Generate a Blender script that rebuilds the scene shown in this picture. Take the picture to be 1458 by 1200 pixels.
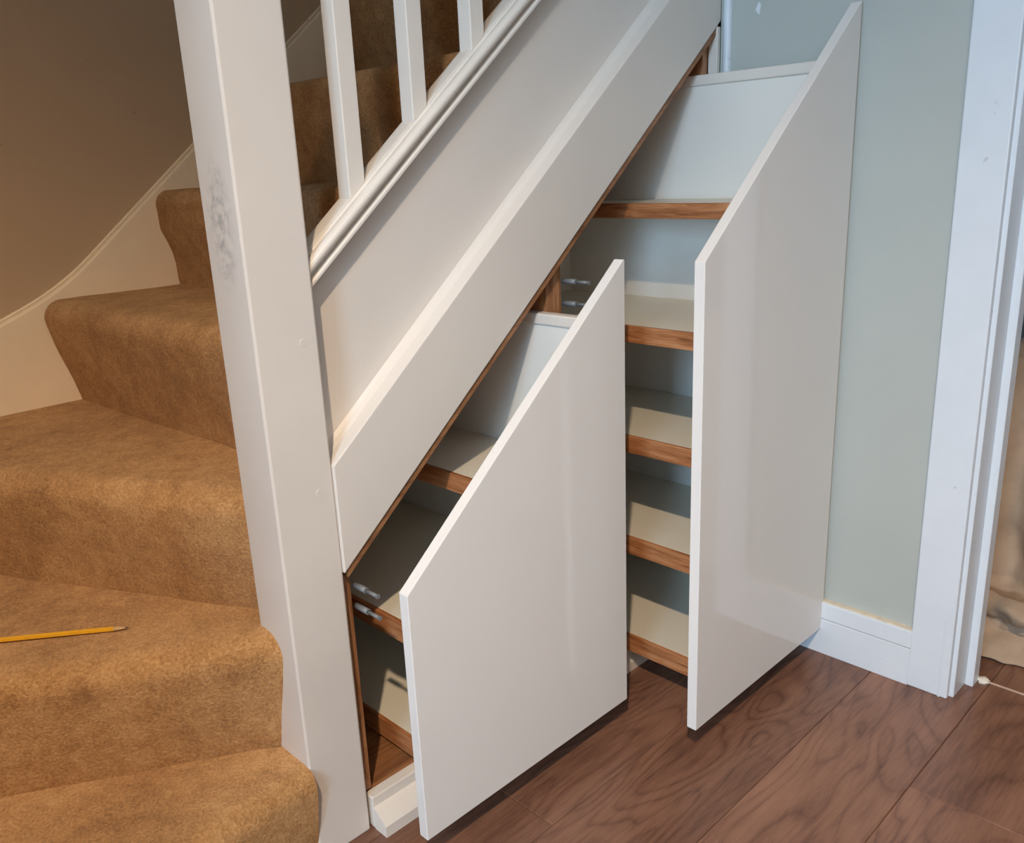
import bpy, bmesh, math, random
from mathutils import Vector, Matrix, noise
random.seed(7)
scene = bpy.context.scene
for o in list(bpy.data.objects): bpy.data.objects.remove(o, do_unlink=True)
COL = scene.collection

# ------------------------------------------------------------------ camera, world, lights, exposure
cam_d = bpy.data.cameras.new('camera'); cam = bpy.data.objects.new('camera', cam_d); COL.objects.link(cam)
R = ((0.7080, -0.7049, -0.0428), (-0.2282, -0.1711, -0.9585), (0.6683, 0.6884, -0.2820))   # world -> camera (x right, y down, z forward)
rx, ry, rz = Vector(R[0]).normalized(), Vector(R[1]).normalized(), Vector(R[2]).normalized()
mw = Matrix(((rx.x, -ry.x, -rz.x), (rx.y, -ry.y, -rz.y), (rx.z, -ry.z, -rz.z))).to_4x4()
mw.translation = Vector((-0.602, -0.9672, 0.9767))
cam.matrix_world = mw
cam_d.sensor_fit = 'HORIZONTAL'; cam_d.sensor_width = 36.0
cam_d.lens = 1230.4 / 1458 * 36.0
cam_d.clip_start = 0.02; cam_d.clip_end = 50
scene.camera = cam

w = bpy.data.worlds.new('world'); scene.world = w; w.use_nodes = True
w.node_tree.nodes['Background'].inputs[0].default_value = (0.6, 0.7, 0.85, 1)
w.node_tree.nodes['Background'].inputs[1].default_value = 0.3

def lamp(name, kind, loc, color, energy, rot=None, **kw):
    d = bpy.data.lights.new(name, kind); d.color = color; d.energy = energy
    for k, v in kw.items(): setattr(d, k, v)
    o = bpy.data.objects.new(name, d); COL.objects.link(o); o.location = loc
    if rot: o.rotation_euler = rot
    return o
# the hall's recessed ceiling downlight (just behind and above the camera)
lamp('hall_ceiling_downlight', 'SPOT', (-1.33, -1.42, 2.70), (1.0, 0.77, 0.545), 305, shadow_soft_size=0.035, spot_size=math.radians(129), spot_blend=0.60)
# daylight from the glazed front door at the far end of the hall
lamp('front_door_daylight', 'AREA', (-2.96, -1.42, 1.35), (0.44, 0.72, 1.0), 92, rot=(0, -math.pi/2, 0), shape='RECTANGLE', size=1.5, size_y=0.8)
# daylight from the window of the room beyond the doorway
lamp('next_room_daylight', 'AREA', (2.50, -1.55, 1.45), (0.66, 0.82, 1.0), 6.5, rot=(0, math.pi/2, 0), shape='RECTANGLE', size=1.1, size_y=1.2)

vs = scene.view_settings
vs.view_transform = 'Standard'; vs.look = 'None'; vs.gamma = 1.0; vs.use_curve_mapping = False
vs.exposure = -0.16

# ------------------------------------------------------------------ materials
def newmat(name):
    m = bpy.data.materials.new(name); m.use_nodes = True
    nt = m.node_tree; b = nt.nodes['Principled BSDF']
    return m, nt, b
def N(nt, typ, **kw):
    n = nt.nodes.new(typ)
    for k, v in kw.items():
        if k in n.inputs: n.inputs[k].default_value = v
        else: setattr(n, k, v)
    return n
def mapping(nt, scale=(1, 1, 1), coord='Object', rot=(0, 0, 0), offset_random=False):
    tc = N(nt, 'ShaderNodeTexCoord'); mp = N(nt, 'ShaderNodeMapping')
    mp.inputs['Scale'].default_value = scale; mp.inputs['Rotation'].default_value = rot
    nt.links.new(tc.outputs[coord], mp.inputs['Vector'])
    if offset_random:
        oi = N(nt, 'ShaderNodeObjectInfo'); mul = N(nt, 'ShaderNodeVectorMath', operation='SCALE'); 
        cmb = N(nt, 'ShaderNodeCombineXYZ')
        for i in range(3): nt.links.new(oi.outputs['Random'], cmb.inputs[i])
        nt.links.new(cmb.outputs[0], mul.inputs[0]); mul.inputs['Scale'].default_value = 37.0
        add = N(nt, 'ShaderNodeVectorMath', operation='ADD')
        nt.links.new(mp.outputs[0], add.inputs[0]); nt.links.new(mul.outputs[0], add.inputs[1])
        return add.outputs[0]
    return mp.outputs[0]
def ramp(nt, fac, stops):
    r = N(nt, 'ShaderNodeValToRGB'); cr = r.color_ramp
    while len(cr.elements) < len(stops): cr.elements.new(0.5)
    for e, (p, c) in zip(cr.elements, stops): e.position = p; e.color = (*c, 1)
    nt.links.new(fac, r.inputs[0]); return r.outputs[0]
def bump(nt, b, h, strength=0.1, dist=0.01):
    n = N(nt, 'ShaderNodeBump'); n.inputs['Strength'].default_value = strength; n.inputs['Distance'].default_value = dist
    nt.links.new(h, n.inputs['Height']); nt.links.new(n.outputs[0], b.inputs['Normal'])

def paint(name, col, rough=0.4, var=0.04, scale=6.0, bstr=0.05, bscale=60.0, spots=0.0):
    m, nt, b = newmat(name)
    v = mapping(nt)
    n1 = N(nt, 'ShaderNodeTexNoise', Scale=scale, Detail=4.0, Roughness=0.6); nt.links.new(v, n1.inputs['Vector'])
    lo = tuple(c * (1 - var) for c in col); hi = tuple(min(1, c * (1 + var)) for c in col)
    colr = ramp(nt, n1.outputs['Fac'], [(0.3, lo), (0.7, hi)])
    if spots > 0:
        n3 = N(nt, 'ShaderNodeTexNoise', Scale=38.0, Detail=2.0, Roughness=0.5); nt.links.new(v, n3.inputs['Vector'])
        f = ramp(nt, n3.outputs['Fac'], [(0.73, (0, 0, 0)), (0.78, (1, 1, 1))])
        mx = N(nt, 'ShaderNodeMix', data_type='RGBA'); mx.inputs['B'].default_value = (col[0]*.35, col[1]*.33, col[2]*.3, 1)
        mul = N(nt, 'ShaderNodeMath', operation='MULTIPLY'); mul.inputs[1].default_value = spots
        nt.links.new(f, mul.inputs[0]); nt.links.new(mul.outputs[0], mx.inputs['Factor'])
        nt.links.new(colr, mx.inputs['A']); colr = mx.outputs['Result']
    nt.links.new(colr, b.inputs['Base Color'])
    b.inputs['Roughness'].default_value = rough
    n2 = N(nt, 'ShaderNodeTexNoise', Scale=bscale, Detail=3.0); nt.links.new(v, n2.inputs['Vector'])
    bump(nt, b, n2.outputs['Fac'], bstr, 0.004)
    return m

def newel_paint():
    # gloss white, with a grey scuffed patch where hands and shoulders rub it
    m, nt, b = newmat('newel_gloss_paint')
    v = mapping(nt)
    n1 = N(nt, 'ShaderNodeTexNoise', Scale=5.0, Detail=3.0); nt.links.new(v, n1.inputs['Vector'])
    c0 = ramp(nt, n1.outputs['Fac'], [(0.3, (0.665, 0.615, 0.565)), (0.7, (0.725, 0.670, 0.615))])
    geo = N(nt, 'ShaderNodeNewGeometry')
    sub = N(nt, 'ShaderNodeVectorMath', operation='SUBTRACT'); sub.inputs[1].default_value = (-0.0945, 0.049, 0.925)
    nt.links.new(geo.outputs['Position'], sub.inputs[0])
    scl = N(nt, 'ShaderNodeVectorMath', operation='MULTIPLY'); scl.inputs[1].default_value = (40.0, 28.0, 11.0)
    nt.links.new(sub.outputs[0], scl.inputs[0])
    ln = N(nt, 'ShaderNodeVectorMath', operation='LENGTH'); nt.links.new(scl.outputs[0], ln.inputs[0])
    mr = N(nt, 'ShaderNodeMapRange'); mr.inputs['From Min'].default_value = 1.0; mr.inputs['From Max'].default_value = 0.1
    nt.links.new(ln.outputs['Value'], mr.inputs['Value'])
    n2 = N(nt, 'ShaderNodeTexNoise', Scale=70.0, Detail=5.0, Roughness=0.7); nt.links.new(geo.outputs['Position'], n2.inputs['Vector'])
    f2 = ramp(nt, n2.outputs['Fac'], [(0.42, (0, 0, 0)), (0.66, (1, 1, 1))])
    mul = N(nt, 'ShaderNodeMath', operation='MULTIPLY'); nt.links.new(mr.outputs[0], mul.inputs[0]); nt.links.new(f2, mul.inputs[1])
    mul2 = N(nt, 'ShaderNodeMath', operation='MULTIPLY'); nt.links.new(mul.outputs[0], mul2.inputs[0]); mul2.inputs[1].default_value = 0.8
    mx = N(nt, 'ShaderNodeMix', data_type='RGBA'); mx.inputs['B'].default_value = (0.17, 0.17, 0.19, 1)
    nt.links.new(mul2.outputs[0], mx.inputs['Factor']); nt.links.new(c0, mx.inputs['A'])
    nt.links.new(mx.outputs['Result'], b.inputs['Base Color'])
    b.inputs['Roughness'].default_value = 0.33
    n3 = N(nt, 'ShaderNodeTexNoise', Scale=45.0, Detail=3.0); nt.links.new(v, n3.inputs['Vector'])
    bump(nt, b, n3.outputs['Fac'], 0.07, 0.004)
    return m

def wood(name, dark, mid, light, scale, rough=0.45, along=1, rand=True, bstr=0.08):
    m, nt, b = newmat(name)
    sc = [scale, scale, scale]; sc[along] = scale * 0.07
    v = mapping(nt, tuple(sc), offset_random=rand)
    n0 = N(nt, 'ShaderNodeTexNoise', Scale=0.6, Detail=3.0, Distortion=0.6); nt.links.new(v, n0.inputs['Vector'])
    n1 = N(nt, 'ShaderNodeTexNoise', Scale=1.6, Detail=7.0, Roughness=0.65, Distortion=1.1); nt.links.new(v, n1.inputs['Vector'])
    ad = N(nt, 'ShaderNodeMath', operation='ADD'); nt.links.new(n0.outputs['Fac'], ad.inputs[0]); nt.links.new(n1.outputs['Fac'], ad.inputs[1])
    hf = N(nt, 'ShaderNodeMath', operation='MULTIPLY'); hf.inputs[1].default_value = 0.5; nt.links.new(ad.outputs[0], hf.inputs[0])
    c = ramp(nt, hf.outputs[0], [(0.34, dark), (0.5, mid), (0.66, light)])
    nt.links.new(c, b.inputs['Base Color']); b.inputs['Roughness'].default_value = rough
    bump(nt, b, n1.outputs['Fac'], bstr, 0.003)
    return m

def plank_mat():
    m, nt, b = newmat('walnut_laminate')
    v = mapping(nt, (2.2, 7.0, 7.0), offset_random=True)
    # broad tone, swirling growth rings, fine pores
    n0 = N(nt, 'ShaderNodeTexNoise', Scale=0.9, Detail=3.0, Roughness=0.55, Distortion=0.8); nt.links.new(v, n0.inputs['Vector'])
    warp = N(nt, 'ShaderNodeTexNoise', Scale=0.75, Detail=2.0, Roughness=0.5, Distortion=0.5); nt.links.new(v, warp.inputs['Vector'])
    rg = N(nt, 'ShaderNodeMath', operation='MULTIPLY'); rg.inputs[1].default_value = 62.0; nt.links.new(warp.outputs['Fac'], rg.inputs[0])
    sn = N(nt, 'ShaderNodeMath', operation='SINE'); nt.links.new(rg.outputs[0], sn.inputs[0])
    pw = N(nt, 'ShaderNodeMath', operation='ABSOLUTE'); nt.links.new(sn.outputs[0], pw.inputs[0])
    ring = N(nt, 'ShaderNodeMath', operation='POWER'); ring.inputs[1].default_value = 0.45; nt.links.new(pw.outputs[0], ring.inputs[0])
    v2 = mapping(nt, (9.0, 95.0, 95.0), offset_random=True)
    n2 = N(nt, 'ShaderNodeTexNoise', Scale=2.0, Detail=5.0, Roughness=0.7); nt.links.new(v2, n2.inputs['Vector'])
    patch = N(nt, 'ShaderNodeTexNoise', Scale=1.6, Detail=2.0); nt.links.new(v, patch.inputs['Vector'])
    rm = N(nt, 'ShaderNodeMath', operation='MULTIPLY'); nt.links.new(ring.outputs[0], rm.inputs[0]); nt.links.new(patch.outputs['Fac'], rm.inputs[1])
    s = N(nt, 'ShaderNodeMath', operation='MULTIPLY'); s.inputs[1].default_value = 0.42; nt.links.new(n0.outputs['Fac'], s.inputs[0])
    a = N(nt, 'ShaderNodeMath', operation='MULTIPLY_ADD'); a.inputs[1].default_value = 0.26; nt.links.new(rm.outputs[0], a.inputs[0]); nt.links.new(s.outputs[0], a.inputs[2])
    a2 = N(nt, 'ShaderNodeMath', operation='MULTIPLY_ADD'); a2.inputs[1].default_value = 0.36; nt.links.new(n2.outputs['Fac'], a2.inputs[0]); nt.links.new(a.outputs[0], a2.inputs[2])
    c = ramp(nt, a2.outputs[0], [(0.34, (0.105, 0.047, 0.030)), (0.46, (0.190, 0.090, 0.057)), (0.55, (0.250, 0.123, 0.078)), (0.68, (0.310, 0.160, 0.102))])
    oi = N(nt, 'ShaderNodeObjectInfo')
    mr = N(nt, 'ShaderNodeMapRange'); mr.inputs['To Min'].default_value = 0.90; mr.inputs['To Max'].default_value = 1.10; nt.links.new(oi.outputs['Random'], mr.inputs['Value'])
    hs = N(nt, 'ShaderNodeHueSaturation'); nt.links.new(c, hs.inputs['Color']); nt.links.new(mr.outputs[0], hs.inputs['Value'])
    nt.links.new(hs.outputs[0], b.inputs['Base Color'])
    b.inputs['Roughness'].default_value = 0.36
    bump(nt, b, n2.outputs['Fac'], 0.06, 0.002)
    return m

def carpet_mat():
    m, nt, b = newmat('tan_carpet')
    v = mapping(nt)
    big = N(nt, 'ShaderNodeTexNoise', Scale=5.5, Detail=5.0, Roughness=0.65); nt.links.new(v, big.inputs['Vector'])
    fine = N(nt, 'ShaderNodeTexNoise', Scale=230.0, Detail=4.0, Roughness=0.75); nt.links.new(v, fine.inputs['Vector'])
    med = N(nt, 'ShaderNodeTexNoise', Scale=30.0, Detail=4.0, Roughness=0.75, Distortion=0.4); nt.links.new(v, med.inputs['Vector'])
    a = N(nt, 'ShaderNodeMath', operation='MULTIPLY_ADD'); a.inputs[1].default_value = 0.46; nt.links.new(fine.outputs['Fac'], a.inputs[0])
    s = N(nt, 'ShaderNodeMath', operation='MULTIPLY'); s.inputs[1].default_value = 0.28; nt.links.new(big.outputs['Fac'], s.inputs[0]); nt.links.new(s.outputs[0], a.inputs[2])
    a2 = N(nt, 'ShaderNodeMath', operation='MULTIPLY_ADD'); a2.inputs[1].default_value = 0.26; nt.links.new(med.outputs['Fac'], a2.inputs[0]); nt.links.new(a.outputs[0], a2.inputs[2])
    c = ramp(nt, a2.outputs[0], [(0.36, (0.24, 0.105, 0.033)), (0.49, (0.52, 0.262, 0.095)), (0.61, (0.74, 0.430, 0.190))])  # tan pile pushed towards orange, carrying warm lamplight in the colour
    # trodden dark spots
    sp = N(nt, 'ShaderNodeTexNoise', Scale=17.0, Detail=4.0, Roughness=0.6); nt.links.new(v, sp.inputs['Vector'])
    f = ramp(nt, sp.outputs['Fac'], [(0.63, (0, 0, 0)), (0.76, (0.42, 0.42, 0.42))])
    mx = N(nt, 'ShaderNodeMix', data_type='RGBA'); mx.inputs['B'].default_value = (0.17, 0.062, 0.02, 1)
    nt.links.new(f, mx.inputs['Factor']); nt.links.new(c, mx.inputs['A'])
    nt.links.new(mx.outputs['Result'], b.inputs['Base Color'])
    b.inputs['Roughness'].default_value = 0.95
    b.inputs['Specular IOR Level'].default_value = 0.1
    b.inputs['Sheen Weight'].default_value = 0.25; b.inputs['Sheen Roughness'].default_value = 0.5; b.inputs['Sheen Tint'].default_value = (0.9, 0.75, 0.55, 1)
    bump(nt, b, fine.outputs['Fac'], 0.9, 0.006)
    return m

M = {}
M['newel'] = newel_paint()
M['gloss'] = paint('white_gloss_paint', (0.73, 0.68, 0.62), 0.35, 0.03, 5, 0.06, 45)
M['string'] = paint('white_stair_string_paint', (0.71, 0.655, 0.60), 0.45, 0.025, 4, 0.05, 55)
M['front'] = paint('satin_white_lacquer', (0.77, 0.74, 0.71), 0.09, 0.008, 3, 0.008, 30)
M['melamine'] = paint('white_melamine', (0.78, 0.76, 0.71), 0.42, 0.01, 8, 0.01, 80)
M['shelf'] = paint('cream_white_shelf', (0.74, 0.69, 0.58), 0.42, 0.012, 8, 0.01, 80)
M['skirting'] = paint('white_skirting_paint', (0.70, 0.735, 0.775), 0.4, 0.03, 9, 0.10, 50, 0.35)
M['sage'] = paint('sage_grey_wall_paint', (0.445, 0.465, 0.43), 0.6, 0.02, 5, 0.05, 120)
M['taupe'] = paint('taupe_wall_paint', (0.50, 0.35, 0.215), 0.7, 0.03, 3, 0.06, 110, 0.5)  # taupe browned to take in the glow of a warm lamp
M['wallstring'] = paint('lamplit_wall_string_paint', (0.88, 0.715, 0.50), 0.45, 0.04, 7, 0.12, 40, 0.35)  # white skirting tinted cream; the warm lamplight is in the colour
M['hall'] = paint('hall_wall_paint', (0.40, 0.385, 0.36), 0.7)
M['ceiling'] = paint('ceiling_paint', (0.62, 0.61, 0.60), 0.8)
M['nextwall'] = paint('pale_blue_grey_wall_paint', (0.55, 0.60, 0.64), 0.7)
M['gunge'] = paint('old_filler', (0.78, 0.72, 0.62), 0.8, 0.06, 60, 0.4, 80)
M['caulk'] = paint('yellowed_caulk', (0.66, 0.58, 0.46), 0.6, 0.1, 40, 0.3, 90)
M['oak_y'] = wood('oak_lipping_lengthwise', (0.18, 0.062, 0.022), (0.42, 0.165, 0.064), (0.60, 0.29, 0.135), 150, 0.42, 1)
M['oak_z'] = wood('oak_lipping_upright', (0.12, 0.045, 0.018), (0.32, 0.14, 0.058), (0.50, 0.25, 0.12), 170, 0.42, 2)
M['oak_x'] = wood('oak_board_along_the_stair', (0.12, 0.045, 0.018), (0.27, 0.12, 0.05), (0.38, 0.18, 0.08), 50, 0.45, 0)
M['plank'] = plank_mat()
M['carpet'] = carpet_mat()
m_, nt_, b_ = newmat('dark_subfloor'); b_.inputs['Base Color'].default_value = (0.03, 0.018, 0.012, 1); b_.inputs['Roughness'].default_value = 0.9; M['sub'] = m_
def simple(name, col, rough=0.5, metal=0.0):
    m, nt, b = newmat(name); v = mapping(nt)
    n = N(nt, 'ShaderNodeTexNoise', Scale=80.0, Detail=3.0); nt.links.new(v, n.inputs['Vector'])
    nt.links.new(ramp(nt, n.outputs['Fac'], [(0.3, tuple(c*.92 for c in col)), (0.7, tuple(min(1, c*1.06) for c in col))]), b.inputs['Base Color'])
    b.inputs['Roughness'].default_value = rough; b.inputs['Metallic'].default_value = metal
    return m
M['grey_plastic'] = simple('grey_plastic', (0.17, 0.175, 0.18), 0.45)
M['steel'] = simple('dull_steel', (0.55, 0.56, 0.58), 0.35, 0.8)
M['pencil'] = simple('yellow_pencil_lacquer', (0.72, 0.36, 0.02), 0.28)
M['pencilred'] = simple('dark_pencil_stripe', (0.13, 0.03, 0.01), 0.4)
M['rawwood'] = simple('sharpened_wood', (0.55, 0.36, 0.18), 0.7)
M['lead'] = simple('graphite', (0.05, 0.05, 0.055), 0.4)
M['sheet'] = paint('beige_cotton_sheet', (0.42, 0.295, 0.20), 0.9, 0.10, 14, 0.5, 60)
M['darkred'] = simple('dark_red_lacquer', (0.075, 0.016, 0.010), 0.4)
M['greyshelf'] = simple('grey_painted_shelf', (0.33, 0.30, 0.28), 0.5)
M['threshold'] = simple('pale_wood_threshold', (0.50, 0.34, 0.26), 0.5)

# ------------------------------------------------------------------ helpers
def link(name, me, mat, parent=None, smooth=False):
    o = bpy.data.objects.new(name, me); COL.objects.link(o)
    if mat: me.materials.append(M[mat] if isinstance(mat, str) else mat)
    if smooth:
        for p in me.polygons: p.use_smooth = True
    if parent is not None: attach(o, parent)
    return o
def wloc(o):
    v = Vector(o.location)
    while o.parent: o = o.parent; v = v + Vector(o.location)
    return v
def attach(o, parent):
    # meshes are modelled in world coordinates; shift the child so that it stays in place under its parent
    o.parent = parent
    o.location = Vector(o.location) - wloc(parent)
def bm_mesh(bm, name):
    bmesh.ops.recalc_face_normals(bm, faces=bm.faces)
    me = bpy.data.meshes.new(name); bm.to_mesh(me); bm.free(); return me
def bev(bm, w, seg=2):
    if w > 0: bmesh.ops.bevel(bm, geom=[e for e in bm.edges], offset=w, segments=seg, affect='EDGES', profile=0.5, clamp_overlap=True)
def add_box(bm, x0, x1, y0, y1, z0, z1):
    vs_ = [bm.verts.new((x, y, z)) for x in (x0, x1) for y in (y0, y1) for z in (z0, z1)]
    for f in ((0, 1, 3, 2), (4, 6, 7, 5), (0, 4, 5, 1), (2, 3, 7, 6), (0, 2, 6, 4), (1, 5, 7, 3)): bm.faces.new([vs_[i] for i in f])
def recenter(me, c):
    me.transform(Matrix.Translation(-Vector(c)))
def finish(name, bm, mat, parent=None, origin=None, smooth=False):
    me = bm_mesh(bm, name)
    c = Vector(origin) if origin else Vector((0, 0, 0))
    if origin: recenter(me, c)
    o = bpy.data.objects.new(name, me); COL.objects.link(o); o.location = c
    me.materials.append(M[mat])
    if smooth:
        for p in me.polygons: p.use_smooth = True
    if parent is not None: attach(o, parent)
    return o
def box(name, x0, x1, y0, y1, z0, z1, mat, parent=None, b=0.001):
    bm = bmesh.new(); add_box(bm, x0, x1, y0, y1, z0, z1); bev(bm, b, 1 if b < 0.0015 else 2)
    return finish(name, bm, mat, parent, origin=((x0+x1)/2, (y0+y1)/2, z0))
def prism_y(name, poly, y0, y1, mat, parent=None, b=0.001, seg=2):
    """poly: (x,z) outline extruded in y"""
    bm = bmesh.new()
    a = [bm.verts.new((x, y0, z)) for x, z in poly]; c = [bm.verts.new((x, y1, z)) for x, z in poly]
    bm.faces.new(a); bm.faces.new(c[::-1])
    for i in range(len(poly)):
        j = (i+1) % len(poly); bm.faces.new((a[i], c[i], c[j], a[j]))
    bev(bm, b, seg)
    cx = sum(p[0] for p in poly)/len(poly); cz = min(p[1] for p in poly)
    return finish(name, bm, mat, parent, origin=(cx, (y0+y1)/2, cz))
SL = 0.8416            # pitch of the stair
def slope_prism(name, prof, x0, x1, mat, parent=None, smooth=False, b=0.0):
    """prof: (y, w) outline with z = w + SL*x, run along the pitch from x0 to x1"""
    bm = bmesh.new()
    a = [bm.verts.new((x0, y, wv + SL*x0)) for y, wv in prof]; c = [bm.verts.new((x1, y, wv + SL*x1)) for y, wv in prof]
    bm.faces.new(a); bm.faces.new(c[::-1])
    for i in range(len(prof)):
        j = (i+1) % len(prof); bm.faces.new((a[i], c[i], c[j], a[j]))
    bev(bm, b, 1)
    return finish(name, bm, mat, parent, origin=(x0, prof[0][0], prof[0][1] + SL*x0), smooth=smooth)
def empty(name, loc):
    o = bpy.data.objects.new(name, None); COL.objects.link(o); o.location = loc; o.empty_display_size = 0.1
    return o
def tag(o, label=None, cat=None, group=None, kind=None):
    if label: o['label'] = label
    if cat: o['category'] = cat
    if group: o['group'] = group
    if kind: o['kind'] = kind
    return o
def cyl(name, p0, p1, r0, mat, parent=None, r1=None, n=20, smooth=True):
    p0, p1 = Vector(p0), Vector(p1); r1 = r0 if r1 is None else r1
    bm = bmesh.new()
    res = bmesh.ops.create_cone(bm, cap_ends=True, cap_tris=False, segments=n, radius1=r0, radius2=max(r1, 1e-5), depth=(p1-p0).length)
    q = Vector((0, 0, 1)).rotation_difference((p1-p0).normalized())
    bmesh.ops.transform(bm, matrix=Matrix.Translation((p0+p1)/2) @ q.to_matrix().to_4x4(), verts=bm.verts)
    o = finish(name, bm, mat, parent, origin=p0)
    if smooth:
        for p in o.data.polygons: p.use_smooth = len(p.vertices) == 4
    return o

# ------------------------------------------------------------------ the setting
WX = 0.930       # right-hand wall plane
YB = 0.885       # wall behind the stair
YA = -0.449      # architrave edge towards the cupboard
ZC = 2.78
floor = box('floor', -3.0, 2.6, -1.95, 0.9, -0.06, -0.012, 'sub', b=0); tag(floor, kind='structure')
PW = 0.1818; PL = 1.22; y_edges0 = -0.199
plank_mesh = {}
def plank(x0, x1, y0, y1):
    g = 0.0007
    key = (round(x1-x0, 4), round(y1-y0, 4))
    if key not in plank_mesh:
        bm = bmesh.new(); add_box(bm, 0, x1-x0-g, 0, y1-y0-g, -0.012, 0.0)
        bmesh.ops.bevel(bm, geom=[e for e in bm.edges if all(v.co.z > -0.001 for v in e.verts)], offset=0.0012, segments=1, affect='EDGES')
        me = bm_mesh(bm, 'plank'); me.materials.append(M['plank']); plank_mesh[key] = me
    o = bpy.data.objects.new('plank', plank_mesh[key]); COL.objects.link(o); o.location = (x0+g/2, y0+g/2, 0)
    attach(o, floor)
joints = {0: 0.192, 1: 0.03, 2: 0.0, 3: 0.641, 4: 0.15, -1: 0.55}
for r in range(-2, 9):
    y1 = y_edges0 - (r-1)*PW; y0 = y1 - PW
    if y0 < -1.95: continue
    j = joints.get(r, random.uniform(-0.6, 0.6))
    start = j - PL*math.ceil((j + 1.2)/PL)
    x = start
    while x < 2.45:
        plank(x, x+PL, y0, y1); x += PL
for r in range(0): pass

wall_right = empty('wall_right', (WX, -0.2, 0)); tag(wall_right, kind='structure')
box('plaster', WX, WX+0.11, YA-0.06, 0.0, -0.01, ZC, 'sage', wall_right, b=0)
box('plaster', WX, WX+0.11, -1.95, -1.34, -0.01, ZC, 'sage', wall_right, b=0)
box('plaster', WX, WX+0.11, -1.34, YA-0.06, 2.03, ZC, 'sage', wall_right, b=0)
# tiny patch of sunlight above the drawer, modelled as a pale sliver
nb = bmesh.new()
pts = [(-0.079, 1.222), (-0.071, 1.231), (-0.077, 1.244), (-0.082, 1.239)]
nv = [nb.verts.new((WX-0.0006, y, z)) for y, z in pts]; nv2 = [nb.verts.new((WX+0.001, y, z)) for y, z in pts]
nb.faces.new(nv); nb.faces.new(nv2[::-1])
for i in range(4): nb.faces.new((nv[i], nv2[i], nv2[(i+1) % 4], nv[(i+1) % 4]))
finish('sunlight_patch', nb, 'skirting', wall_right, origin=(WX, -0.077, 1.22))

wall_back = box('wall_back', -0.97, 2.6, YB, YB+0.1, -0.01, 3.4, 'taupe', b=0); tag(wall_back, kind='structure')
wall_left = box('wall_left', -1.07, -0.97, -0.37, YB, -0.01, 3.4, 'taupe', b=0); tag(wall_left, kind='structure')  # unseen; forward end added to keep daylight off the upper steps
hall = box('wall_front', -3.1, 1.04, -2.05, -1.95, -0.01, ZC, 'hall', b=0); tag(hall, kind='structure')
he = box('wall_end', -3.1, -3.0, -1.95, -0.27, -0.01, ZC, 'hall', b=0); tag(he, kind='structure')
hn = box('wall_hall', -3.0, -1.07, -0.37, -0.27, -0.01, ZC, 'hall', b=0); tag(hn, kind='structure')  # unseen, brought forward to meet the added end of the stair wall
ceil = box('ceiling', -3.1, 1.04, -2.05, 0.02, ZC, ZC+0.1, 'ceiling', b=0); tag(ceil, kind='structure')
uc = box('ceiling_stairwell', -1.07, 2.7, 0.02, YB+0.1, 3.4, 3.5, 'ceiling', b=0); tag(uc, kind='structure')
bh = box('wall_bulkhead', -1.07, 2.7, -0.08, 0.02, ZC+0.1, 3.5, 'taupe', b=0); tag(bh, kind='structure')
st = box('wall_stair_end', 2.6, 2.7, -0.08, YB+0.1, -0.01, 3.5, 'taupe', b=0); tag(st, kind='structure')
# room beyond the doorway
nr = box('wall_next_room', 2.6, 2.7, -2.6, -0.08, -0.01, ZC, 'nextwall', b=0); tag(nr, kind='structure')
nr2 = box('wall_next_room_side', WX+0.11, 2.6, -0.08, 0.0, -0.01, ZC, 'nextwall', b=0); tag(nr2, kind='structure')
nr3 = box('wall_next_room_front', 1.04, 2.7, -2.7, -2.6, -0.01, ZC, 'nextwall', b=0); tag(nr3, kind='structure')
nr4 = box('wall_next_room_return', 0.94, 1.04, -2.7, -1.95, -0.01, ZC, 'nextwall', b=0); tag(nr4, kind='structure')
nc = box('ceiling_next_room', 1.04, 2.7, -2.7, 0.0, ZC, ZC+0.1, 'ceiling', b=0); tag(nc, kind='structure')
nf = box('floor_next_room', 1.02, 2.6, -2.6, -1.95, -0.06, 0.0, 'sub', b=0); tag(nf, kind='structure')

# skirting on the right-hand wall: lower board, cap board, caulk line
sk = empty('baseboard_right', (WX, -0.22, 0)); tag(sk, kind='structure')
SX = WX - 0.0156
box('lower_board', SX, WX, YA-0.001, 0.0, 0.0, 0.0765, 'skirting', sk, 0.0008)
box('upper_board', SX+0.0004, WX, YA-0.001, 0.0, 0.0775, 0.113, 'skirting', sk, 0.0015)
bm = bmesh.new(); add_box(bm, SX+0.004, WX+0.0005, YA, 0.0, 0.1128, 0.1150); bev(bm, 0.0006, 1)
finish('caulk_line', bm, 'caulk', sk, origin=(WX, -0.2, 0.113))

# doorway: architrave, lining, stop
door = empty('door_1', (WX, -0.9, 0)); tag(door, kind='structure')
AX = WX - 0.0143
for (a0, a1) in ((-0.5215, YA), (-1.33-0.0005, -1.2575)):
    box('architrave', AX, WX, a0, a1, 0.0, 2.06, 'skirting', door, 0.0025)
box('architrave_head', AX, WX, -1.33, YA, 2.062, 2.135, 'skirting', door, 0.0025)
box('architrave_back_bead', AX-0.0012, AX+0.004, -0.509, -0.5055, 0.0, 0.16, 'skirting', door, 0.0004)
box('lining', WX-0.001, WX+0.112, -0.529, YA-0.05, 0.0, 2.03, 'skirting', door, 0.0015)
box('lining', WX-0.001, WX+0.112, -1.28, -1.25, 0.0, 2.03, 'skirting', door, 0.0015)
box('lining_head', WX-0.001, WX+0.112, -1.25, -0.529, 2.03, 2.055, 'skirting', door, 0.0015)
box('door_stop', 0.987, 1.018, -0.5435, -0.529, 0.0, 2.03, 'skirting', door, 0.0015)
box('door_stop', 0.987, 1.018, -1.25, -1.2355, 0.0, 2.03, 'skirting', door, 0.0015)
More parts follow.
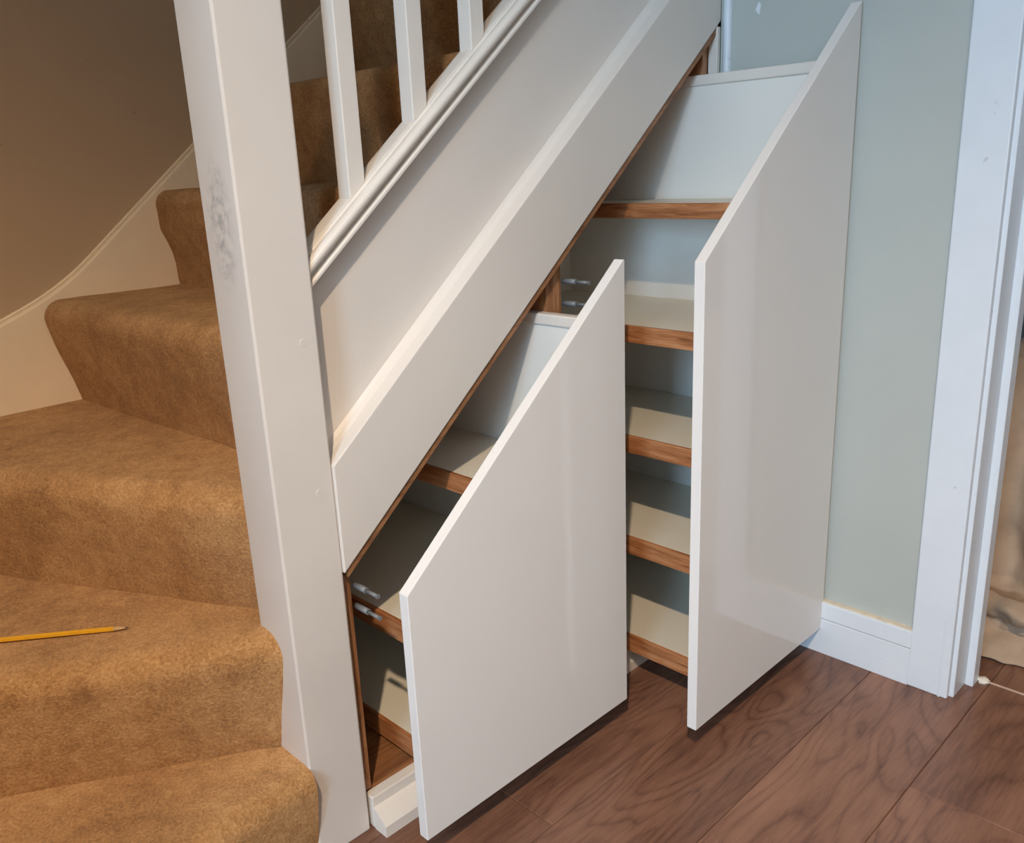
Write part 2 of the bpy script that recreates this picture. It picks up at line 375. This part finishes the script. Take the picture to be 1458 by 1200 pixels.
box('threshold_strip', 1.0205, 1.0245, -1.25, -0.555, -0.001, 0.0025, 'threshold', door, 0.0008)
# lump of old filler at the foot of the frame
bm = bmesh.new(); bmesh.ops.create_icosphere(bm, subdivisions=3, radius=1.0)
for v in bm.verts:
    n = noise.noise(v.co*1.7)*0.35
    v.co = Vector((1.019 + v.co.x*0.010*(1+n), -0.552 + v.co.y*0.011*(1+n), 0.003 + v.co.z*0.006*(1+n)))
finish('filler_lump', bm, 'gunge', door, origin=(1.021, -0.550, 0), smooth=True)

# bead in the corner between cupboard and wall
tr = empty('trim_1', (WX, -0.012, 0.115)); tag(tr, kind='structure')
bm = bmesh.new(); bmesh.ops.create_cone(bm, cap_ends=True, segments=16, radius1=0.0085, radius2=0.0085, depth=2.25)
bmesh.ops.translate(bm, vec=(WX-0.0015, -0.0155, 0.1155+1.125), verts=bm.verts)
finish('corner_bead', bm, 'skirting', tr, origin=(WX, -0.012, 0.115), smooth=True)

# sloping skirting on the wall behind the stair
SK = 0.870
def wall_string_top(x):
    if x >= 0.03: return 0.812 + SL*x
    if x <= -0.12: return 0.7475 + 0.42*(x+0.12)
    t = (x+0.12)/0.15; p0, p1 = 0.7475, 0.812+SL*0.03; m0, m1 = 0.42*0.15, SL*0.15
    return (2*t**3-3*t**2+1)*p0 + (t**3-2*t**2+t)*m0 + (-2*t**3+3*t**2)*p1 + (t**3-t**2)*m1
ws = empty('trim_2', (0, SK, 0.3)); tag(ws, kind='structure')
xs = [-0.965 + 0.04*i for i in range(21)] + [-0.12 + 0.0125*i for i in range(13)] + [0.1 + 0.25*i for i in range(9)]
xs = sorted(set(round(x, 4) for x in xs))
bm = bmesh.new(); rows = []
for x in xs:
    t = wall_string_top(x)
    rows.append([bm.verts.new(p) for p in ((x, SK, t-0.55), (x, SK, t-0.006), (x, SK+0.0015, t-0.0015), (x, SK+0.006, t), (x, YB, t), (x, YB, t-0.55))])
for a, c in zip(rows, rows[1:]):
    for i in range(6): bm.faces.new((a[i], c[i], c[(i+1) % 6], a[(i+1) % 6]))
bm.faces.new(rows[0]); bm.faces.new(rows[-1][::-1])
finish('sloping_skirting', bm, 'wallstring', ws, origin=(0, SK, 0.3))
bm = bmesh.new(); rows = []
for x in xs:
    t = wall_string_top(x)
    rows.append([bm.verts.new(p) for p in ((x, YB-0.004, t+0.0002), (x, YB-0.0035, t+0.004), (x, YB+0.001, t+0.006), (x, YB+0.001, t-0.001))])
for a, c in zip(rows, rows[1:]):
    for i in range(4): bm.faces.new((a[i], c[i], c[(i+1) % 4], a[(i+1) % 4]))
finish('filler_bead', bm, 'wallstring', ws, origin=(0, SK, 0.3), smooth=True)

# ------------------------------------------------------------------ the staircase
stair = empty('staircase', (0.0, 0.1, 0)); tag(stair, 'carpeted winder staircase with white newel post, balusters and sloping side panel', 'staircase')
# newel
NW0, NW1, NY0, NY1 = -0.0945, -0.0042, 0.0039, 0.0942
bm = bmesh.new(); add_box(bm, NW0, NW1, NY0, NY1, 0.0, 1.42); bev(bm, 0.003, 2)
newel = finish('newel_post', bm, 'newel', stair, origin=(-0.049, 0.049, 0)); newel['label'] = 'square white newel post with grey scuff marks'
bm = bmesh.new()
for (h, ww) in ((1.42, 0.006), (1.436, 0.012), (1.452, 0.004)): add_box(bm, NW0-ww, NW1+ww, NY0-ww, NY1+ww, h, h+0.016)
cap = finish('newel_cap', bm, 'gloss', newel, origin=(-0.045, 0.058, 1.42))
for (px, pz) in ((-0.0267, 0.7715), (-0.0277, 0.5655)):
    bm = bmesh.new(); bmesh.ops.create_cone(bm, cap_ends=True, segments=28, radius1=0.0062, radius2=0.0052, depth=0.0014)
    bmesh.ops.rotate(bm, cent=(0, 0, 0), matrix=Matrix.Rotation(math.pi/2, 3, 'X'), verts=bm.verts)
    bmesh.ops.translate(bm, vec=(px, NY0+0.0003, pz), verts=bm.verts)
    finish('wood_plug', bm, 'newel', newel, origin=(px, NY0, pz))
# side string (upper sunk panel), apron board and capping
OZ = 0.4407
HAP = 0.6014
SY = 0.036
sp_poly = [(-0.0040, OZ+0.03-0.0034), (WX+1.2, OZ+0.03+SL*(WX+1.2)), (WX+1.2, 0.845+SL*(WX+1.2)), (-0.0040, 0.845-0.0034)]
prism_y('side_panel', sp_poly, SY, SY+0.03, 'string', stair, 0)['label'] = 'flat white panel between stair capping and apron board'
# apron: sloping board, slightly proud
ap_poly = [(-0.0038, OZ-0.0032), (WX-0.0005, OZ+SL*(WX-0.0005)), (WX-0.0005, HAP+SL*(WX-0.0005)), (-0.0038, HAP-0.0032)]
prism_y('apron_board', ap_poly, 0.0, SY-0.001, 'string', stair, 0.0018)['label'] = 'wide sloping white apron board over the drawer opening'
slope_prism('caulk_fillet', [(SY, HAP+0.0100), (SY-0.004, HAP+0.004), (SY-0.013, HAP), (SY, HAP-0.002)], -0.0038, WX-0.001, 'string', stair)
nose = [(SY+0.002, 0.838)]
prof = [(0.062, 0.842), (0.062, 0.8715), (0.0605, 0.873), (0.0285, 0.873), (0.0265, 0.8705), (0.0235, 0.8705), (0.0215, 0.873), (0.0185, 0.8735)]
for k in range(9):
    a = math.radians(90 + 22.5*k)
    prof.append((0.0175 + 0.0095*math.cos(a), 0.8640 + 0.0095*math.sin(a)))
prof += [(0.0200, 0.8520), (0.0205, 0.8470), (0.0125, 0.8462), (0.0110, 0.8440), (0.0110, 0.8400), (0.0130, 0.8380), (0.038, 0.8380), (0.038, 0.842)]
cp = slope_prism('capping_rail', prof, -0.0040, 1.9, 'gloss', stair); cp['label'] = 'moulded white capping rail under the balusters'
# balusters
BW = 0.0268; BY0 = 0.0300
for i in range(-0, 9):
    bx = 0.0838 + 0.1172*i
    zt = 1.78 + SL*bx
    bm = bmesh.new()
    c = [(bx, BY0), (bx+BW, BY0), (bx+BW, BY0+BW), (bx, BY0+BW)]
    lo = [bm.verts.new((x, y, 0.8725 + SL*x)) for x, y in c]; hi = [bm.verts.new((x, y, zt + SL*(x-bx))) for x, y in c]
    bm.faces.new(lo[::-1]); bm.faces.new(hi)
    for k in range(4): bm.faces.new((lo[k], lo[(k+1) % 4], hi[(k+1) % 4], hi[k]))
    bev(bm, 0.0016, 2)
    finish('baluster', bm, 'gloss', stair, origin=(bx+BW/2, BY0+BW/2, 0.8725+SL*bx))
# spacer fillets between balusters in the capping groove
xs_ = [-0.0040] + [0.0838 + 0.1172*i for i in range(9)]
for i in range(9):
    a = xs_[i] + (BW if i else 0) + 0.0003; b_x = xs_[i+1] - 0.0003
    slope_prism('spacer_fillet', [(BY0+0.001, 0.8722), (BY0+0.001, 0.8745), (BY0+0.004, 0.8755), (BY0+BW-0.004, 0.8755), (BY0+BW-0.001, 0.8745), (BY0+BW-0.001, 0.8722)], a, b_x, 'gloss', stair)
hr = slope_prism('handrail', [(0.018, 1.76), (0.014, 1.775), (0.018, 1.80), (0.034, 1.815), (0.054, 1.815), (0.070, 1.80), (0.074, 1.775), (0.070, 1.76)], 0.0, 1.9, 'gloss', stair, True)

# carpeted steps --------------------------------------------------------------
ZT = [0.0, 0.165, 0.362, 0.560, 0.766, 0.962, 1.165, 1.365, 1.562, 1.76, 1.957]
XL, YI = -0.968, 0.0605
ris = {1: ((-0.0895, 0.012), (XL, -0.03)), 2: ((-0.0885, 0.076), (XL, 0.60)), 3: ((-0.0800, 0.150), (-0.447, SK)),
       4: ((0.018, 0.1035), (-0.034, SK))}
for k in range(5, 11):
    xr = 0.205 + 0.2365*(k-5); ris[k] = ((xr, YI), (xr, SK))
def step(k):
    (ax, ay), (bx, by) = ris[k]
    A, B = Vector((ax, ay, 0)), Vector((bx, by, 0))
    d = (B-A).normalized()
    n = Vector((d.y, -d.x, 0))          # towards the foot of the stair
    if n.dot(Vector((-1, -1, 0))) < 0: n = -n
    z0, z1 = ZT[k-1], ZT[k]; H = z1-z0
    over = {1: 0.024, 2: 0.034, 3: 0.038, 4: 0.042}.get(k, 0.029)
    r = (0.034 if k > 1 else 0.030) if k < 5 else 0.030
    prof_ = []
    for t in (0.0, 0.12, 0.25, 0.4, 0.55, 0.68):
        zz = z0 - (0.004 if t == 0 else 0) + t*(H-r*0.8)
        s = t/0.85; u = over*(0.10 + 0.75*s*s*(3-2*s)) - (0.004 if t == 0 else 0)
        if k >= 5: u = {0.0: 0.002, 0.12: 0.004, 0.25: 0.004, 0.4: 0.008, 0.55: 0.017, 0.68: 0.026}[t]
        prof_.append((u, zz))
    cu, cz = over-r, z1-r
    for a in range(-15, 91, 15):
        ar = math.radians(a); prof_.append((cu + r*math.cos(ar), cz + r*math.sin(ar)))
    nseg = 40
    bm = bmesh.new(); grid = []
    for i in range(nseg+1):
        s = i/nseg; row = []
        for (u, z) in prof_:
            A2 = A + n*u; B2 = B + n*u
            if k <= 3:      # the inner end butts against the newel
                xt = NW0 + 0.0012; yy = A2.y + d.y*(xt-A2.x)/d.x
                if yy > NY1 - 0.001: xt = -0.055
                A2 = A2 + d*((xt-A2.x)/d.x)
            P = A2.lerp(B2, s)
            q = P + n*(0.0035*noise.noise(Vector((P.x*9, P.y*9, z*11+k*3.1))))
            row.append(bm.verts.new((q.x, min(q.y, SK+0.004), z)))
        grid.append(row)
    for i in range(nseg):
        for j in range(len(prof_)-1):
            bm.faces.new((grid[i][j], grid[i+1][j], grid[i+1][j+1], grid[i][j+1]))
    # tread back to the next riser
    (cx, cy), (dx, dy) = ris.get(k+1, ((ax+0.25, ay), (bx+0.25, by)))
    Cn, D = Vector((cx, cy, 0)), Vector((dx, dy, 0))
    if k == 2: e = (D-Cn).normalized(); Cn = Cn + e*((-0.045-Cn.x)/e.x)
    front = [row[-1] for row in grid]
    nb_ = 14
    prev = front
    for jj in range(1, nb_+1):
        t = jj/nb_; cur = []
        for i in range(nseg+1):
            s = i/nseg; F = Vector(front[i].co); 
            if k == 2:     # outer end passes the corner of the two walls
                corner = Vector((XL, SK, 0)); 
                Q = Cn.lerp(D, min(1, s/0.62)) if s < 0.62 else D.lerp(corner, (s-0.62)/0.38)
            else: Q = Cn.lerp(D, s)
            q = F.lerp(Vector((Q.x, Q.y, z1)), t)
            if k <= 3 and q.y < NY1-0.001: q.x = min(q.x, NW0+0.0012)
            q.z = z1 + 0.0020*noise.noise(Vector((q.x*12, q.y*12, k*5.0)))*(1 if jj > 1 else 0)
            cur.append(bm.verts.new(q))
        for i in range(nseg): bm.faces.new((prev[i], prev[i+1], cur[i+1], cur[i]))
        prev = cur
    o = finish('carpeted_step', bm, 'carpet', stair, origin=((ax+bx)/2, (ay+by)/2, z0), smooth=True)
    return o
for k in range(1, 11): step(k)

# ------------------------------------------------------------------ cupboard carcass
carc = empty('cupboard_carcass', (0.46, 0.3, 0)); tag(carc, 'oak-edged cupboard frame under the stairs holding both pull-out drawers', 'cupboard')
CY0, CY1 = 0.0205, 0.80
def upright(x0, x1):
    poly = [(x0, 0.056), (x1, 0.056), (x1, OZ-0.0205+SL*x1), (x0, OZ-0.0205+SL*x0)]
    prism_y('upright', poly, CY0, CY1, 'oak_z', carc, 0.0006, 1)
upright(0.0015, 0.0155); upright(0.4490, 0.4675); upright(0.4678, 0.4862); upright(0.9000, 0.9180)
slope_prism('sloping_top', [(0.0195, OZ+0.006), (0.0195, OZ-0.0195), (CY1, OZ-0.0195), (CY1, OZ+0.006)], 0.002, 0.918, 'oak_x', carc)
slope_prism('opening_lipping', [(0.0035, OZ-0.0006), (0.0035, OZ-0.0150), (0.0193, OZ-0.0150), (0.0193, OZ-0.0006)], 0.0035, 0.9180, 'oak_x', carc)
box('base_board', 0.016, 0.448, CY0, CY1, 0.036, 0.054, 'oak_x', carc)
box('base_board', 0.487, 0.899, CY0, CY1, 0.036, 0.054, 'oak_x', carc)
box('back_panel', 0.0, 0.92, 0.81, 0.822, 0.0, 0.60, 'oak_x', carc, 0)
box('plinth', 0.0015, 0.9140, 0.0, 0.0200, 0.0, 0.0560, 'gloss', carc, 0.002)
pl = [(-0.0005, 0.0), (-0.030, 0.0), (-0.030, 0.019), (-0.026, 0.023), (-0.006, 0.037), (-0.0005, 0.039)]
bm = bmesh.new()
a = [bm.verts.new((0.0015, y, z)) for y, z in pl]; c = [bm.verts.new((0.9140, y, z)) for y, z in pl]
bm.faces.new(a); bm.faces.new(c[::-1])
for i in range(len(pl)): bm.faces.new((a[i], c[i], c[(i+1) % len(pl)], a[(i+1) % len(pl)]))
finish('plinth_moulding', bm, 'gloss', carc, origin=(0.45, -0.02, 0))
box('wall_filler', 0.9185, 0.9285, 0.0, 0.02, 0.057, OZ+SL*0.918-0.0008, 'gloss', carc)
def latch(x, y0, z):
    l = cyl('push_latch', (x, y0, z), (x, y0-0.030, z), 0.0046, 'grey_plastic', carc)
    cyl('plunger', (x, y0-0.0298, z), (x, y0-0.055, z), 0.0028, 'grey_plastic', l)
    cyl('plunger_tip', (x, y0-0.0549, z), (x, y0-0.058, z), 0.0036, 'grey_plastic', l)
latch(0.0215, 0.019, 0.405); latch(0.0215, 0.019, 0.371)
latch(0.4925, 0.021, 0.7885); latch(0.4925, 0.021, 0.751)

# ------------------------------------------------------------------ the two pull-out drawers
def drawer(name, label, x0, x1, yf, zb, zl, zr, panel_x, panel_top, shelves, depth, top_rail=False):
    t = empty(name, ((x0+x1)/2, yf, 0.055)); tag(t, label, 'drawer')
    FT = 0.018
    # front: flat panel whose top follows the pitch of the stair
    fp = prism_y('drawer_front', [(x0, zb), (x1, zb), (x1, zr), (x1-0.0035, zr), (x0, zl)], yf, yf+FT, 'front', t, 0.0012, 2)
    fp['label'] = 'glossy white front panel with sloping top edge'
    yb0, yb1 = yf+FT+0.0002, yf+FT+depth
    box('end_panel', panel_x, panel_x+0.018, yb0, yb1, shelves[0][1]-0.030, panel_top, 'melamine', t, 0.0008)
    if top_rail: box('top_rail', panel_x-0.0030, panel_x+0.0185, yb0, yb1, panel_top+0.0001, panel_top+0.0195, 'gloss', t, 0.003)
    # back upright (closed end inside the cupboard)
    e0 = shelves[0][0]+0.010
    prism_y('back_upright', [(e0, shelves[0][1]-0.03), (panel_x-0.0003, shelves[0][1]-0.03), (panel_x-0.0003, panel_top-0.02), (e0, panel_top-0.02-SL*(panel_x-e0))], yb1-0.018, yb1, 'melamine', t, 0.0006, 1)
    for (sx, sz, th) in shelves:
        s = box('shelf', sx+0.0080, panel_x-0.0003, yb0, yb1-0.0185, sz-th, sz, 'shelf', t, 0.0006)
        e = box('oak_edging', sx, sx+0.0078, yb0, yb1-0.0185, sz-th-0.0008, sz+0.0004, 'oak_y', s, 0.0008); e['label'] = 'oak lipping along the shelf edge'
    return t
drawer('pull_out_drawer', 'shorter white pull-out drawer next to the newel post, oak-edged shelves inside',
       0.0039, 0.4660, -0.1315, 0.0550, 0.4440, 0.8334, 0.4290, 0.7235,
       [(0.1000, 0.0970, 0.034), (0.1000, 0.3060, 0.034), (0.2480, 0.5030, 0.030)], 0.62, True)
drawer('pull_out_drawer', 'taller white pull-out drawer beside the grey-green wall, with five oak-edged shelves',
       0.4686, 0.9207, -0.2741, 0.0555, 0.8351, 1.2149, 0.8800, 1.1080,
       [(0.5850, 0.0975, 0.034), (0.5850, 0.3035, 0.033), (0.5850, 0.5020, 0.031), (0.5850, 0.7035, 0.029), (0.7200, 0.9025, 0.0262)], 0.62, True)

# ------------------------------------------------------------------ loose things
# pencil on the second step
p0 = Vector((-0.229, 0.225, 0.3665)); dv = (Vector((-0.369, 0.3315, 0.3670)) - p0).normalized()
pen = empty('pencil', p0 + dv*0.09); tag(pen, 'yellow pencil lying on the carpeted step', 'pencil')
def hexrod(name, a, b, r0, r1, mat, n=6):
    o = cyl(name, a, b, r0, mat, pen, r1=r1, n=n, smooth=(n > 6)); return o
hexrod('shaft', p0+dv*0.021, p0+dv*0.182, 0.0036, 0.0036, 'pencil')
hexrod('sharpened_cone', p0+dv*0.021, p0+dv*0.005, 0.0036, 0.0012, 'rawwood', 16)
hexrod('lead_point', p0+dv*0.0052, p0, 0.0012, 0.0002, 'lead', 12)
hexrod('end_cap', p0+dv*0.1819, p0+dv*0.189, 0.0039, 0.0037, 'pencilred', 16)

# dust sheet heaped behind the door frame
prof_s = [(1.62, 0.03), (1.60, 0.50), (1.46, 0.565), (1.34, 0.560), (1.262, 0.50), (1.232, 0.40), (1.218, 0.30), (1.210, 0.20), (1.205, 0.145), (1.196, 0.118),
          (1.172, 0.118), (1.150, 0.122), (1.134, 0.105), (1.140, 0.080), (1.160, 0.066), (1.150, 0.050), (1.130, 0.034), (1.112, 0.020), (1.100, 0.007), (1.104, 0.003)]
bm = bmesh.new(); rows = []
ny = 90
def cat(ps, t):
    f = t*(len(ps)-1); i = min(int(f), len(ps)-2); u = f-i
    g = lambda k: Vector(ps[max(0, min(len(ps)-1, k))])
    a, b2, c2, d2 = g(i-1), g(i), g(i+1), g(i+2)
    return 0.5*((2*b2) + (c2-a)*u + (2*a-5*b2+4*c2-d2)*u*u + (3*b2-a-3*c2+d2)*u**3)
nt2 = 84
for i in range(ny+1):
    y = -0.40 - 0.75*i/ny; row = []
    for j in range(nt2+1):
        t = j/nt2; p = cat(prof_s, t); x, z = p.x, p.y
        vert = 1.0 if 0.05 < z < 0.5 else 0.4
        fold = 0.026*math.sin(y*52 + 1.5*noise.noise(Vector((y*4, z*3, 0)))) * min(1, max(0, (0.56-z)*4))*(1 if z > 0.13 else 0.35)
        cr = 0.018*noise.noise(Vector((x*14, y*16, z*16))) + 0.008*noise.noise(Vector((x*40, y*42, z*42)))
        if z < 0.13: cr *= 1.25
        hx = -(fold + cr)*vert
        zz = z + (0.010*noise.noise(Vector((x*20+5, y*22, 1.7))) if z > 0.02 else 0.003*noise.noise(Vector((x*30, y*22, 1.7))))
        edge = 0.016*noise.noise(Vector((y*10, 3.3, 0.2))) if z < 0.05 else 0
        row.append(bm.verts.new((x + hx + edge, y + 0.012*noise.noise(Vector((y*9, z*12, 4.0))), max(0.0025, zz))))
    rows.append(row)
for i in range(ny):
    for j in range(nt2): bm.faces.new((rows[i][j], rows[i+1][j], rows[i+1][j+1], rows[i][j+1]))
ds = finish('dust_sheet', bm, 'sheet', None, origin=(1.3, -0.78, 0), smooth=True)
so = ds.modifiers.new('thick', 'SOLIDIFY'); so.thickness = 0.002; so.offset = -1
tag(ds, 'crumpled beige dust sheet heaped on the floor beyond the door frame', 'dust sheet')
# shelf with a dark red box far inside the next room
sh = empty('low_wall_shelf', (2.5, -0.5, 0.43)); tag(sh, 'grey low shelf glimpsed past the door frame in the next room', 'shelf')
box('shelf_board', 2.36, 2.6, -1.3, -0.123, 0.446, 0.476, 'greyshelf', sh, 0.002)
box('shelf_bracket', 2.56, 2.6, -1.2, -1.17, 0.30, 0.446, 'greyshelf', sh, 0.002)
box('shelf_bracket', 2.56, 2.6, -0.30, -0.27, 0.30, 0.446, 'greyshelf', sh, 0.002)
bx_ = empty('storage_box', (2.48, -0.5, 0.476)); tag(bx_, 'dark red box standing on the grey shelf in the next room', 'box')
box('box_body', 2.40, 2.59, -0.62, -0.130, 0.4762, 0.585, 'darkred', bx_, 0.003)
box('box_lid', 2.396, 2.594, -0.624, -0.126, 0.5852, 0.615, 'darkred', bx_, 0.003)
